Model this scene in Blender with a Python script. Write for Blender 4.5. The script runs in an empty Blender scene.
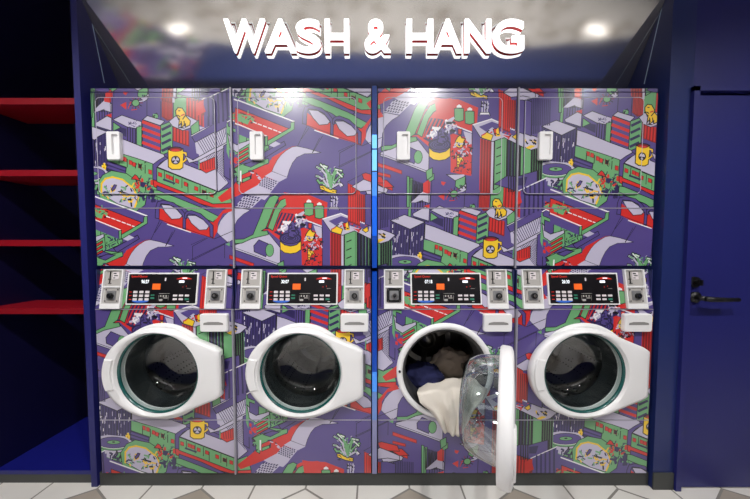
import bpy, bmesh, math, random
from mathutils import Vector, Matrix, noise
from mathutils.geometry import delaunay_2d_cdt, tessellate_polygon
C = bpy.context.scene.collection
sc = bpy.context.scene
random.seed(4)
# ---------------------------------------------------------------- camera model (used to read positions off the photo)
F = 264.0; X0 = 374.0; Y0 = 258.5; PITCH = math.atan(10.5/264.0); D = 1.3; ZC = 1.2
cp, sp = math.cos(PITCH), math.sin(PITCH)
def ray(px, py):
    xc = (px-X0)/F; yc = -(py-Y0)/F
    return Vector((xc, cp+yc*sp, yc*cp-sp))
def at(px, py, Y=0.0):
    """point on the vertical plane y = Y seen at pixel px, py"""
    d = ray(px, py); t = (Y+D)/d.y
    return Vector((d.x*t, Y, ZC+d.z*t))
def at_z(px, py, Z=0.0):
    d = ray(px, py); t = (Z-ZC)/d.z
    return Vector((d.x*t, -D+d.y*t, Z))
def hit(px, py, p0, n):
    d = ray(px, py); o = Vector((0, -D, ZC)); t = (p0-o).dot(n)/d.dot(n)
    return o+d*t
# ---------------------------------------------------------------- materials
MATS = {}
def s2l(c):
    return tuple(((v/255)/12.92 if v/255 <= 0.04045 else ((v/255+0.055)/1.055)**2.4) for v in c)+(1,)
def mat(name, rgb, rough=0.5, metal=0.0, coat=0.0, noise_amt=0.0, nscale=20, emit=None, estr=1.0, spec=0.5, bump=0.0, bscale=80):
    if name in MATS: return MATS[name]
    m = bpy.data.materials.new(name); m.use_nodes = True
    nt = m.node_tree; b = nt.nodes['Principled BSDF']
    b.inputs['Base Color'].default_value = s2l(rgb)
    b.inputs['Roughness'].default_value = rough; b.inputs['Metallic'].default_value = metal
    b.inputs['Coat Weight'].default_value = coat; b.inputs['Coat Roughness'].default_value = 0.2
    b.inputs['Specular IOR Level'].default_value = spec
    tc = nt.nodes.new('ShaderNodeTexCoord')
    if noise_amt:
        n = nt.nodes.new('ShaderNodeTexNoise'); n.inputs['Scale'].default_value = nscale; n.inputs['Detail'].default_value = 4
        nt.links.new(tc.outputs['Object'], n.inputs['Vector'])
        mx = nt.nodes.new('ShaderNodeMix'); mx.data_type = 'RGBA'; mx.blend_type = 'MULTIPLY'
        mx.inputs['A'].default_value = s2l(rgb)
        cr = nt.nodes.new('ShaderNodeValToRGB')
        cr.color_ramp.elements[0].position = 0.3; cr.color_ramp.elements[1].position = 0.7
        lo = 1-noise_amt
        cr.color_ramp.elements[0].color = (lo, lo, lo, 1); cr.color_ramp.elements[1].color = (1, 1, 1, 1)
        nt.links.new(n.outputs['Fac'], cr.inputs['Fac']); nt.links.new(cr.outputs['Color'], mx.inputs['B'])
        mx.inputs['Factor'].default_value = 1
        nt.links.new(mx.outputs['Result'], b.inputs['Base Color'])
    if bump:
        n = nt.nodes.new('ShaderNodeTexNoise'); n.inputs['Scale'].default_value = bscale
        nt.links.new(tc.outputs['Object'], n.inputs['Vector'])
        bp = nt.nodes.new('ShaderNodeBump'); bp.inputs['Strength'].default_value = bump; bp.inputs['Distance'].default_value = 0.004
        nt.links.new(n.outputs['Fac'], bp.inputs['Height']); nt.links.new(bp.outputs['Normal'], b.inputs['Normal'])
    if emit:
        b.inputs['Emission Color'].default_value = s2l(emit); b.inputs['Emission Strength'].default_value = estr
    MATS[name] = m; return m
def glass(name, tint=(225, 240, 238), fac=0.10, rough=0.03):
    m = bpy.data.materials.new(name); m.use_nodes = True; nt = m.node_tree
    for n in list(nt.nodes): nt.nodes.remove(n)
    out = nt.nodes.new('ShaderNodeOutputMaterial'); mx = nt.nodes.new('ShaderNodeMixShader')
    tr = nt.nodes.new('ShaderNodeBsdfTransparent'); tr.inputs['Color'].default_value = s2l(tint)
    gl = nt.nodes.new('ShaderNodeBsdfGlossy'); gl.inputs['Roughness'].default_value = rough
    lw = nt.nodes.new('ShaderNodeLayerWeight'); lw.inputs['Blend'].default_value = 0.35
    mr = nt.nodes.new('ShaderNodeMapRange'); mr.inputs['To Min'].default_value = fac; mr.inputs['To Max'].default_value = 0.85
    nt.links.new(lw.outputs['Facing'], mr.inputs['Value']); nt.links.new(mr.outputs['Result'], mx.inputs['Fac'])
    nt.links.new(tr.outputs[0], mx.inputs[1]); nt.links.new(gl.outputs[0], mx.inputs[2]); nt.links.new(mx.outputs[0], out.inputs[0])
    return m
VR = dict(rough=0.34, coat=1.0)
ART = {'P': mat('print_purple', (84, 70, 134), **VR), 'W': mat('print_lavender', (190, 184, 206), **VR), 'R': mat('print_red', (206, 46, 42), **VR),
       'G': mat('print_green', (106, 166, 112), **VR), 'Y': mat('print_yellow', (238, 196, 42), **VR), 'K': mat('print_black', (16, 12, 26), **VR),
       'N': mat('print_navy', (44, 36, 84), **VR), 'D': mat('print_dark_red', (128, 26, 30), **VR), 'O': mat('print_white', (232, 230, 232), **VR)}
ARTK = list(ART)
WHITE = mat('white_plastic', (238, 237, 237), 0.35, coat=0.1, noise_amt=0.03, nscale=6)
GREYP = mat('grey_plastic', (176, 172, 168), 0.4, noise_amt=0.06)
BLACKP = mat('black_panel', (20, 18, 22), 0.3, noise_amt=0.2)
RUBBER = mat('dark_rubber', (52, 53, 56), 0.45, noise_amt=0.2)
STEEL = mat('drum_steel', (150, 148, 145), 0.28, metal=1.0, noise_amt=0.3, nscale=15)
CHROME = mat('chrome', (200, 200, 202), 0.18, metal=1.0, noise_amt=0.1)
BLUE = mat('blue_paint', (32, 34, 104), 0.42, noise_amt=0.06, nscale=3, bump=0.05)
BLUEG = mat('blue_lacquer', (34, 46, 100), 0.3, noise_amt=0.06, nscale=3)
REDP = mat('red_shelf_lacquer', (132, 4, 22), 0.4, noise_amt=0.05)
BLACKM = mat('black_metal', (10, 10, 12), 0.45, metal=0.0, noise_amt=0.1)
PLINTH = mat('plinth_grey', (62, 64, 62), 0.5, noise_amt=0.12, nscale=8)
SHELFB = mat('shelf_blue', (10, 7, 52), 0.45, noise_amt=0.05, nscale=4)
DARKCAV = mat('dark_cavity', (24, 23, 24), 0.6, noise_amt=0.2)
GLASS = glass('door_glass', (222, 232, 230), 0.05)
GLASSO = glass('clear_glass', (228, 238, 240), 0.10)
# ---------------------------------------------------------------- object helpers
class MB:
    def __init__(s): s.v = []; s.f = []; s.m = []
    def add(s, vs, fs, mi=0):
        o = len(s.v); s.v += [Vector(v) for v in vs]
        for f in fs: s.f.append([i+o for i in f]); s.m.append(mi)
        return s
    def box(s, a, b, mi=0):
        x0, y0, z0 = a; x1, y1, z1 = b
        if x0 > x1: x0, x1 = x1, x0
        if y0 > y1: y0, y1 = y1, y0
        if z0 > z1: z0, z1 = z1, z0
        return s.add([(x0,y0,z0),(x1,y0,z0),(x1,y1,z0),(x0,y1,z0),(x0,y0,z1),(x1,y0,z1),(x1,y1,z1),(x0,y1,z1)],
              [(0,3,2,1),(4,5,6,7),(0,1,5,4),(1,2,6,5),(2,3,7,6),(3,0,4,7)], mi)
    def tube(s, pts, r, seg=10, mi=0, caps=True):
        pts = [Vector(p) for p in pts]; rings = []
        rr = r if isinstance(r, (list, tuple)) else [r]*len(pts)
        for i, p in enumerate(pts):
            t = (pts[min(i+1, len(pts)-1)]-pts[max(i-1, 0)]).normalized()
            a = Vector((0, 0, 1)) if abs(t.z) < 0.9 else Vector((1, 0, 0))
            u = t.cross(a).normalized(); w = t.cross(u).normalized()
            rings.append([p+(u*math.cos(k*2*math.pi/seg)+w*math.sin(k*2*math.pi/seg))*rr[i] for k in range(seg)])
        vs = [v for R_ in rings for v in R_]; fs = []
        for i in range(len(pts)-1):
            for k in range(seg):
                a, b = i*seg+k, i*seg+(k+1) % seg
                fs.append((a, b, b+seg, a+seg))
        if caps: fs += [tuple(range(seg))[::-1], tuple(range((len(pts)-1)*seg, len(pts)*seg))]
        return s.add(vs, fs, mi)
    def loft(s, rings, closed=True, mi=0, cap0=False, cap1=False):
        n = len(rings[0]); vs = [v for r_ in rings for v in r_]; fs = []
        for i in range(len(rings)-1):
            for k in range(n if closed else n-1):
                a, b = i*n+k, i*n+(k+1) % n
                fs.append((a, b, b+n, a+n))
        if cap0: fs.append(tuple(range(n))[::-1])
        if cap1: fs.append(tuple(range((len(rings)-1)*n, len(rings)*n)))
        return s.add(vs, fs, mi)
    def prism(s, pts2, fn, d0, d1, mi=0):
        """outline pts2 mapped by fn(u, v, d); front at d0, back at d1"""
        return s.loft([[fn(u, v, d0) for u, v in pts2], [fn(u, v, d1) for u, v in pts2]], True, mi, True, True)
    def build(s, name, mats, parent=None, org=None, smooth=False, bevel=0.0):
        if not isinstance(mats, (list, tuple)): mats = [mats]
        if org is None:
            org = parent['_o'] if parent is not None and '_o' in parent else (0, 0, 0)
        org = Vector(org)
        me = bpy.data.meshes.new(name); me.from_pydata([tuple(v-org) for v in s.v], [], s.f)
        for m in mats: me.materials.append(m)
        for p, mi in zip(me.polygons, s.m): p.material_index = mi
        bm = bmesh.new(); bm.from_mesh(me)
        if not getattr(s, 'raw', False): bmesh.ops.recalc_face_normals(bm, faces=bm.faces)
        bm.to_mesh(me); bm.free()
        if smooth:
            for p in me.polygons: p.use_smooth = True
        o = bpy.data.objects.new(name, me); C.objects.link(o)
        o['_o'] = tuple(org)
        if parent is not None: o.parent = parent
        else: o.location = org
        if bevel:
            b = o.modifiers.new('bevel', 'BEVEL'); b.width = bevel; b.segments = 2; b.limit_method = 'ANGLE'; b.angle_limit = math.radians(50)
        return o
def thing(name, label, cat, loc, group=None):
    o = bpy.data.objects.new(name, None); C.objects.link(o); o.location = loc; o.empty_display_size = 0.1
    o['label'] = label; o['category'] = cat; o['_o'] = tuple(loc)
    if group: o['group'] = group
    return o
def tag(o, label, cat, group=None):
    o['label'] = label; o['category'] = cat
    if group: o['group'] = group
    return o
def struct(o): o['kind'] = 'structure'; return o
# ---------------------------------------------------------------- the printed city pattern
ELEMS = []   # (colour, [(X, Z)...]) in metres on the machine fronts, later ones lie on top
VIEWS = {'P1': (85,80,8.31), 'P2': (155,80,8.31), 'P3': (85,135,8.31), 'P4': (155,135,8.31), 'P5': (85,190,5.87), 'P6': (155,190,5.87),
         'Q1': (225,80,8.31), 'Q2': (300,80,8.31), 'Q3': (225,135,8.31), 'Q4': (300,135,8.31), 'Q5': (225,190,5.87), 'Q6': (300,190,5.87),
         'R1': (370,80,8.31), 'R2': (440,80,8.31), 'R3': (370,135,8.31), 'R4': (440,135,8.31), 'R5': (370,190,5.87), 'R6': (440,190,5.87),
         'S1': (510,80,8.31), 'S2': (585,80,8.31), 'S3': (510,135,8.31), 'S4': (585,135,8.31), 'S5': (510,190,5.87), 'S6': (585,190,5.87), 'X': (0,0,1.0)}
def vp(view, x, y):
    ox, oy, s = VIEWS[view]
    p = at(ox+x/s, oy+y/s, 0.0)
    return (p.x, p.z)
PXM = 1/205.0
def A(col, view, *pts, o=None, w=0.72):
    q = [vp(view, *p) for p in pts]
    ELEMS.append((col, q))
    if o: Lw(o, q+[q[0]], w*PXM)
def Lw(col, q, w):
    for (x1, z1), (x2, z2) in zip(q, q[1:]):
        dx, dz = x2-x1, z2-z1; L = math.hypot(dx, dz)
        if L < 1e-6: continue
        ux, uz = dx/L*w/2, dz/L*w/2
        ELEMS.append((col, [(x1-uz-ux, z1+ux-uz), (x2-uz+ux, z2+ux+uz), (x2+uz+ux, z2-ux+uz), (x1+uz-ux, z1-ux-uz)]))
def Ln(col, view, w, *pts): Lw(col, [vp(view, *p) for p in pts], w*PXM)
def El(col, view, cx, cy, rx, ry, o=None, n=20, a0=0, a1=360, w=0.55):
    pts = [(cx+rx*math.cos(math.radians(a0+(a1-a0)*k/n)), cy+ry*math.sin(math.radians(a0+(a1-a0)*k/n))) for k in range(n if a1-a0 == 360 else n+1)]
    A(col, view, *pts, o=o, w=w)
def stripes(col, view, x0, x1, n, ytop, ybot, w=0.6):
    w *= 1.35
    for k in range(n):
        x = x0+(x1-x0)*(k+0.5)/n
        yt = ytop[0]+(ytop[1]-ytop[0])*(k+0.5)/n; yb = ybot[0]+(ybot[1]-ybot[0])*(k+0.5)/n
        Ln(col, view, w, (x, yt), (x, yb))
def dashes(col, view, p, q, n, w, duty=0.55):
    for k in range(n):
        a = k/n; b = (k+duty)/n
        Ln(col, view, w, (p[0]+(q[0]-p[0])*a, p[1]+(q[1]-p[1])*a), (p[0]+(q[0]-p[0])*b, p[1]+(q[1]-p[1])*b))
def hatch(col, view, quad, n, w):
    a, b, c, d = quad   # lines from edge ab to edge dc
    for k in range(n):
        t = (k+0.5)/n
        Ln(col, view, w, (a[0]+(b[0]-a[0])*t, a[1]+(b[1]-a[1])*t), (d[0]+(c[0]-d[0])*t, d[1]+(c[1]-d[1])*t))
def checks(view, quad, n, m, cols=('N', 'W')):
    a, b, c, d = quad
    A(cols[1], view, a, b, c, d)
    def bl(s, t):
        x = (a[0]*(1-s)+b[0]*s)*(1-t)+(d[0]*(1-s)+c[0]*s)*t; y = (a[1]*(1-s)+b[1]*s)*(1-t)+(d[1]*(1-s)+c[1]*s)*t
        return (x, y)
    for j in range(m):
        off = 0.5 if j % 2 else 0
        for i in range(n):
            s0 = (i+off)/(n+0.5); s1 = s0+0.62/(n+0.5); t0 = j/m; t1 = (j+0.72)/m
            A(cols[0], view, bl(s0, t0), bl(s1, t0), bl(s1, t1), bl(s0, t1))
rs = random.Random(7)
def scrib(cols, view, x0, y0, x1, y1, n, w=0.9, L=30):
    n = int(n*1.4)
    for k in range(n):
        x = rs.uniform(x0, x1); y = rs.uniform(y0, y1); a = rs.uniform(0, 6.28)
        Ln(rs.choice(cols), view, w*rs.uniform(0.7, 1.6), (x, y), (x+L*math.cos(a)*rs.uniform(.3, 1), y+L*math.sin(a)*rs.uniform(.3, 1)))
# --- tall dark red and purple facades behind the roofs
A('D', 'P2', (65,30),(155,30),(155,330),(110,345),(65,310)); stripes('R', 'P2', 68, 155, 4, (30,30), (300,340), 1.2); stripes('K', 'P2', 68, 155, 4, (30,30), (310,340), .35)
A('G', 'P2', (162,20),(270,20),(270,300),(162,330), o='K')
A('R', 'P2', (270,20),(410,20),(415,400),(350,360),(270,300)); stripes('D', 'P2', 275, 410, 5, (20,20), (300,390), 1.2)
stripes('N', 'P2', 425, 590, 6, (20,20), (360,330), 1.0)
A('W', 'P2', (370,390),(420,400),(330,440),(330,420))
Ln('K', 'P1', .6, (525,60),(525,300)); Ln('K', 'P1', .6, (640,80),(640,340)); Ln('K','P1',.5,(240,60),(240,330))
A('W', 'P1', (360,35),(515,30),(515,48),(440,90), o='K')
A('G', 'P1', (440,84),(518,48),(520,135),(470,155),(438,135), o='K')
A('W', 'P1', (470,160),(530,112),(532,165),(505,185), o='K')
scrib('KN', 'P1', 480, 130, 530, 180, 6, L=15)
for k in range(12):
    a = k*math.pi/6
    Ln('K' if k % 2 else 'D', 'P1', .8, (432+34*math.cos(a), 197+30*math.sin(a)), (432+56*math.cos(a), 197+50*math.sin(a)))
El('K', 'P1', 432, 197, 36, 31); El('G', 'P1', 432, 197, 27, 25); Ln('R', 'P1', .8, (370,240),(392,190)); Ln('R','P1',.8,(400,255),(440,250))
Ln('W', 'P1', 1.0, (465,185),(500,178))
A('R', 'P1', (303,215),(355,188),(355,252)); A('R', 'P1', (318,92),(358,100),(340,128),(320,115))
# left box floors
stripes('N', 'P1', 90, 235, 7, (120,120), (330,330), .9); stripes('K', 'P1', 100, 230, 5, (110,110), (230,300), .5)
A('G', 'P1', (205,45),(255,25),(258,75),(225,95),(205,90), o='K'); A('R', 'P1', (195,110),(228,92),(228,190),(195,195))
A('W', 'P1', (95,240),(190,185),(233,205),(233,277),(150,252), o='K'); A('P','P1',(95,243),(150,255),(233,280),(233,310),(95,360)); stripes('K','P1',100,230,6,(250,280),(340,320),.6)
A('R', 'P1', (183,300),(233,285),(233,325),(190,310))
A('W', 'P1', (95,365),(195,305),(233,322),(233,428),(100,386), o='K')
A('N', 'P1', (95,382),(233,428),(233,445),(95,400)); 
A('G', 'P1', (55,66),(80,66),(80,395),(55,395), o='K')
# low building
A('P', 'P1', (240,335),(480,400),(480,600),(240,500)); A('G', 'P1', (245,355),(310,400),(245,430), o='K'); A('N', 'P1', (310,400),(355,410),(355,480),(250,430))
stripes('K', 'P1', 355, 440, 4, (400,400), (520,545), .7)
A('W', 'P1', (242,335),(318,298),(420,335),(480,352),(478,395),(430,408),(360,395), o='K'); scrib('NP', 'P1', 365, 345, 470, 395, 18, .5, 14)
A('G', 'P1', (440,398),(482,388),(482,600),(440,560), o='K')
# red dashed office
A('P', 'P1', (488,340),(638,385),(638,650),(488,590), o='K')
for k in range(5):
    y = 352+k*57; dashes('R', 'P1', (497,y+4),(626,y+52), 5, 3.0, .92)
A('W', 'P1', (490,335),(528,303),(668,345),(668,352),(636,384), o='K'); El('G', 'P1', 595, 305, 24, 18, o='K'); scrib('KG','P1',575,285,625,320,6,.7,14)
A('G', 'P2', (57,382),(155,345),(155,590),(57,632), o='K')
for k in range(4):
    y = 415+k*58; Ln('N', 'P2', 2.6, (75,y),(132,y-28))
# dog box
A('P', 'P2', (150,400),(300,440),(375,420),(375,640),(290,640),(155,500)); A('D', 'P2', (155,395),(292,432),(292,560),(155,510)); stripes('R', 'P2', 160, 290, 5, (405,435), (500,540), 1.3)
A('W', 'P2', (125,350),(180,305),(270,300),(372,350),(300,405),(240,425),(155,390), o='K')
A('G', 'P2', (305,392),(370,340),(378,428),(312,462), o='K'); Ln('R','P2',1.6,(365,455),(365,620)); A('P','P2',(312,465),(378,430),(360,640),(300,640))
A('Y', 'P2', (180,262),(200,235),(235,240),(262,282),(262,300),(302,345),(298,380),(262,398),(262,370),(235,395),(225,395),(228,360),(205,390),(212,330),(185,305), o='K', w=.9)
for q in [((200,300),(215,310)),((205,262),(215,262)),((262,300),(240,330)),((225,350),(232,380)),((250,350),(255,385)),((190,300),(205,335)),((205,400),(250,405))]: Ln('K', 'P2', 1.0, *q)
Ln('R','P2',1.2,(230,300),(250,292))
# tower with lit windows
A('N', 'X', (74,131),(94.5,139.7),(94.5,174),(74,168)); A('N', 'X', (94.5,139.7),(109,132.5),(109,172),(94.5,174))
for k in range(46):
    x = rs.uniform(75.5, 107.5); yt = (131+(x-75)*.45) if x < 94.5 else (139.7-(x-94.5)*.5)
    y = rs.uniform(yt+3, 168); Ln(rs.choice('WWO'), 'X', .75, (x,y),(x,y+rs.uniform(1.6,3.6)))
for k in range(12): 
    x = 75.5+k*2.9; yt = (131+(x-75)*.45) if x < 94.5 else (139.7-(x-94.5)*.5); Ln('P', 'X', .3, (x,yt+1),(x,168))
Ln('K','X',.7,(94.5,139.7),(94.5,172)); Ln('K','X',.8,(109,132),(109,172))
A('W', 'X', (74,131),(88,125),(109,132.5),(94.5,139.9), o='K')
# train one
A('G', 'P3', (200,130),(285,150),(585,245),(590,420),(540,470),(470,430),(330,330),(200,250))
A('W', 'X', (109.5,134.5),(119,137.5),(141.5,146.5),(165,155),(166,157.5),(155.5,164.8),(137,158.5),(119,153),(109.5,149.5), o='K')
for x, y in [(300,172),(335,185),(383,212),(412,228),(460,242),(545,290)]: A('R' if x != 460 else 'K', 'P3', (x-6,y),(x+20,y+8),(x+20,y+42),(x-6,y+34), o='D', w=.5)
Ln('K', 'P3', .8, (295,190),(295,245)); Ln('K','P3',.8,(362,205),(362,270)); Ln('K','P3',.8,(510,255),(510,320)); scrib('K','P3',430,230,520,290,6,.6,20)
A('N', 'P3', (195,215),(355,272),(345,358),(200,312), o='K'); dashes('P','P3',(205,240),(345,290),9,2.0,.6); dashes('P','P3',(205,270),(345,318),9,2.0,.6)
A('Y', 'P3', (150,265),(165,235),(180,240),(190,262),(182,312),(168,305),(150,312),(158,288)); scrib('K','P3',152,245,186,300,4,.6,14)
# pool
A('G', 'S3', (240,290),(500,260),(505,350),(500,500),(300,420),(240,330)); 
A('W', 'S3', (290,350),(420,330),(505,310),(505,470),(430,470),(290,410)); A('W','S3',(250,235),(330,222),(470,235),(545,290),(500,320),(250,300))
A('G', 'S3', (350,440),(410,378),(500,372),(492,410),(420,465), o='K'); scrib('NK','S3',330,375,420,430,12,1.4,28); A('N','S3',(425,465),(500,420),(520,470),(470,490))
El('G', 'S3', 370, 303, 140, 58, o='K'); El('O', 'S3', 370, 292, 138, 54); El('P', 'S3', 370, 289, 133, 50, o='K'); El('G', 'S3', 372, 287, 56, 17, o='K'); El('K', 'S3', 372, 285, 14, 6)
# stadium
A('G', 'X', (98,185),(104,175.5),(113,171),(128,174),(142,184),(147,195),(145,205),(136,212),(120,206),(100,198), o='K')
A('W', 'X', (103,195),(103,184),(107,179),(114,177.5),(124,180),(135,189),(138.5,197),(134,209),(118,204), o='K')
for k, (p, q) in enumerate(zip([(103,195),(103,184),(107,179),(114,177.5),(124,180),(135,189),(138.5,197)], [(103,184),(107,179),(114,177.5),(124,180),(135,189),(138.5,197),(134,209)])):
    dashes('Y', 'X', p, q, 3, 1.7, .6)
scrib('YKNG', 'X', 105, 186, 116, 197, 14, 1.0, 3.5); scrib('YKNG', 'X', 119, 186, 134, 203, 22, 1.1, 4)
A('P','P3',(230,455),(255,415),(275,420),(262,450),(240,470),o='K')
# green machinery
A('G', 'X', (140,184),(147,176),(158,180),(166,192),(160,200),(150,199)); scrib('KN', 'X', 134, 178, 158, 200, 34, .7, 5); scrib('R', 'X', 136, 176, 157, 190, 10, 1.4, 3)
A('R', 'P3', (395,370),(425,332),(445,345),(470,388),(430,372), o='K'); A('N','P3',(470,390),(520,400),(500,440),(470,430)); scrib('N','X',140,192,156,203,8,1.8,5)
# right hand bands under the train
A('R', 'X', (154,179),(158,180),(181,189),(213,203),(232,203),(232,210),(213,207.5),(181,198),(155,187), o='K')
A('P', 'X', (158,186),(181,194.5),(207,207),(205,209),(192,206),(158,192), o='K')
A('G', 'X', (155,190),(160,191),(200,207),(220,217),(213,222),(190,212),(184,208),(155,196), o='K')
A('G', 'X', (158,168),(218.5,192),(228,188),(232,203),(213,204),(181,191),(158,182), o='K')
A('W', 'X', (158.5,167.3),(168,159),(187,163),(201,170),(228.5,183),(218.5,191.5), o='K')
A('P', 'X', (184,160),(189,160.5),(201,166.5),(201,170.5),(186,164.5), o='K')
A('P', 'X', (154,165),(160,160.5),(166,157),(170,158.5),(162,163),(158,168),(158,181),(154,180), o='K')
for i, (x, y) in enumerate([(159.5,172.5),(167,174.5),(170.5,176),(176.5,179),(185,182),(195.5,186.5),(203,190),(210,192.5)]):
    A('R' if i not in (6,) else 'K', 'X', (x,y),(x+3.4,y+1.3),(x+3.4,y+5),(x,y+3.8), o='D', w=.5)
for x, y in [(165.5,172),(174.5,176),(183,179),(189,184),(201,186),(207,190)]: Ln('K','X',.7,(x,y),(x,y+9))
dashes('N','X',(165,180),(176,184),6,1.8,.6)
# mug
A('Y', 'P4', (118,118),(242,118),(246,180),(240,275),(215,290),(150,290),(120,270), o='K', w=.9); El('K', 'P4', 180, 122, 60, 22); El('D', 'P4', 180, 126, 50, 17); El('R','P4',180,132,36,10)
Ln('Y', 'P4', 1.5, (244,150),(266,155),(268,205),(246,228)); Ln('K', 'P4', .6, (244,142),(273,148),(275,212),(244,236))
El('K', 'P4', 180, 213, 38, 36); El('W', 'P4', 180, 213, 29, 27)
for a in (90, 210, 330): A('K', 'P4', (180,213), (180+30*math.cos(math.radians(a-22)), 213-28*math.sin(math.radians(a-22))), (180+30*math.cos(math.radians(a+22)), 213-28*math.sin(math.radians(a+22))))
# escalators
hq = [((200,141),(226,127),(226,141),(200,157)), ((200,161),(224,147),(224,176),(207,174))]
A('W', 'X', (196,143),(226,127),(226,143),(198,158)); hatch('N', 'X', ((197,142),(226,127),(226,133),(214,170)), 14, .65)
A('P', 'X', (192.5,137),(226,118.5),(227.5,121),(227,126.5),(196,143), o='K'); Ln('O','X',.5,(192.5,136.5),(226.5,118))
A('W', 'X', (200,161),(224,147),(224,176),(228,183),(219,179),(207,173.5)); hatch('N', 'X', ((206,158),(223,148),(224,158),(226,182)), 12, .6)
A('R', 'X', (200.5,164),(217,157),(217.5,169),(207,173.5),(200,169), o='K'); hatch('D','X',((202,163),(217,157),(217,168),(203,170)),6,.9)
A('P', 'X', (192,151),(200,155),(200,158),(193,163)); A('W', 'X', (186,156),(194,160.5),(227,142),(227,146.5),(200,161),(190,163.5), o='K')
A('P', 'X', (223.5,146),(229.5,142),(230,180),(224,176), o='K'); Ln('G','X',1.0,(200,160),(200,169))
# S5 block : curtain, beam, small boxes
VIEWS['S'] = (196.0, 101.0, 5.87)
A('D','S',(38,40),(55,30),(55,85),(38,95)); A('P', 'S', (55,-40),(205,-60),(200,95),(60,165)); stripes('N', 'S', 65, 200, 5, (-30,-40), (150,100), 1.4)
A('R', 'S', (200,60),(400,120),(480,170),(470,230),(410,200),(200,115)); 
A('G', 'S', (190,92),(270,52),(330,85),(290,105),(240,115)); A('R','S',(215,88),(262,75),(290,95),(250,108)); scrib('KN', 'S', 200, 65, 320, 110, 8, .8, 22)
A('G', 'S', (180,130),(410,200),(410,260),(320,330),(225,420),(180,300)); 
A('W', 'S', (185,190),(240,258),(320,232),(320,252),(240,302),(200,275), o='K'); A('P', 'S', (200,172),(256,195),(256,248),(240,258),(200,235), o='K'); A('G', 'S', (256,192),(302,205),(300,240),(256,252), o='K')
for y in (0, 28, 56, 84): A('R', 'S', (225,322+y),(310,274+y),(312,286+y),(225,338+y), o='K')
A('P', 'S', (195,285),(228,300),(228,410),(195,390)); A('R','S',(200,305),(225,315),(225,335),(200,325)); A('R','S',(200,350),(225,360),(225,380),(200,370))
A('G', 'S', (322,240),(400,215),(430,235),(430,290),(330,335), o='K'); scrib('KN', 'S', 325, 245, 425, 320, 22, .8, 22)
A('P', 'S', (188,128),(205,112),(405,200),(405,236),(190,148), o='K'); Ln('O','S',.9,(185,122),(205,110),(410,198),(410,238)); A('G','S',(398,196),(416,203),(416,240),(398,232))
A('P', 'S', (375,320),(520,240),(530,262),(395,345), o='K'); A('W','S',(430,262),(470,240),(500,255),(460,275))
A('G', 'S', (215,400),(290,352),(330,335),(420,345),(425,365),(245,430), o='K'); A('P', 'S', (262,370),(315,340),(365,355),(310,391), o='K')
A('R', 'S', (240,432),(418,360),(420,388),(250,462), o='K'); A('G','S',(245,460),(420,385),(430,400),(245,490),o='K')
# Q3 machine, red strip beside the swath
A('R', 'Q3', (65,420),(150,330),(380,240),(395,190),(500,130),(560,100),(600,95),(440,210),(395,300),(330,345),(280,420),(165,480),(70,520),(-30,560),(-60,520))
A('G', 'Q3', (72,282),(150,245),(365,200),(368,236),(148,335),(130,420),(100,402),(95,310), o='K'); A('P', 'Q3', (160,252),(235,220),(305,226),(220,272), o='K')
A('O','Q3',(130,300),(143,300),(143,395),(130,385)); A('G','Q3',(150,368),(215,345),(215,370),(150,400),o='K'); scrib('KNW','Q3',200,300,360,370,16,1.1,22); scrib('KNG','Q3',70,290,100,400,10,1.1,20)
A('P','Q3',(60,160),(105,165),(105,250),(65,270)); scrib('R','Q3',65,160,100,240,7,1.4,18)
# road with kerbs
A('P', 'P5', (20,20),(365,150),(350,190),(345,205),(20,75)); A('R', 'P5', (20,70),(345,195),(345,205),(215,272),(190,240),(20,170), o='K')
A('G', 'P5', (35,105),(120,120),(100,170),(45,150)); A('R','P5',(60,118),(100,125),(85,140)); scrib('KG','P5',35,105,135,170,10,1.0,22)
dashes('O', 'P5', (130,155),(310,222), 6, 1.0, .6); Ln('O', 'P5', 1.3, (15,22),(365,152))
A('G', 'P5', (348,158),(368,154),(368,196),(215,290),(205,268),(345,188), o='K')
A('P', 'P5', (25,165),(210,240),(205,290),(25,215)); Ln('O', 'P5', 1.1, (25,160),(212,236)); A('G', 'P5', (200,240),(216,236),(216,285),(202,292), o='K')
Ln('K', 'P5', .5, (440,180),(390,290)); Ln('K','P5',.4,(120,330),(200,290))
A('R', 'P5', (232,372),(335,308),(300,345),(262,400),(250,455),(262,480),(200,490),(150,440),(220,410))
# swath, stairs and landing
A('W', 'Q3', (395,305),(410,265),(440,210),(470,170),(510,135),(560,105),(600,98),(680,115),(800,150),(740,158),(665,160),(600,190),(565,235),(540,290),(520,355), o='K', w=.5)
A('W', 'Q3', (395,307),(522,357),(455,392),(335,345)); checks('Q3', ((335,348),(452,392),(392,468),(275,420)), 6, 6)
A('W', 'Q3', (165,480),(275,420),(392,468),(370,500),(330,540),(200,500))
checks('Q5', ((115,28),(220,45),(150,112),(60,98)), 6, 5)
A('W', 'Q5', (-45,250),(-40,215),(-25,180),(0,148),(50,105),(72,102),(150,118),(110,142),(75,175),(55,215),(50,290),(20,310),(-20,275), o='K', w=.5)
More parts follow.
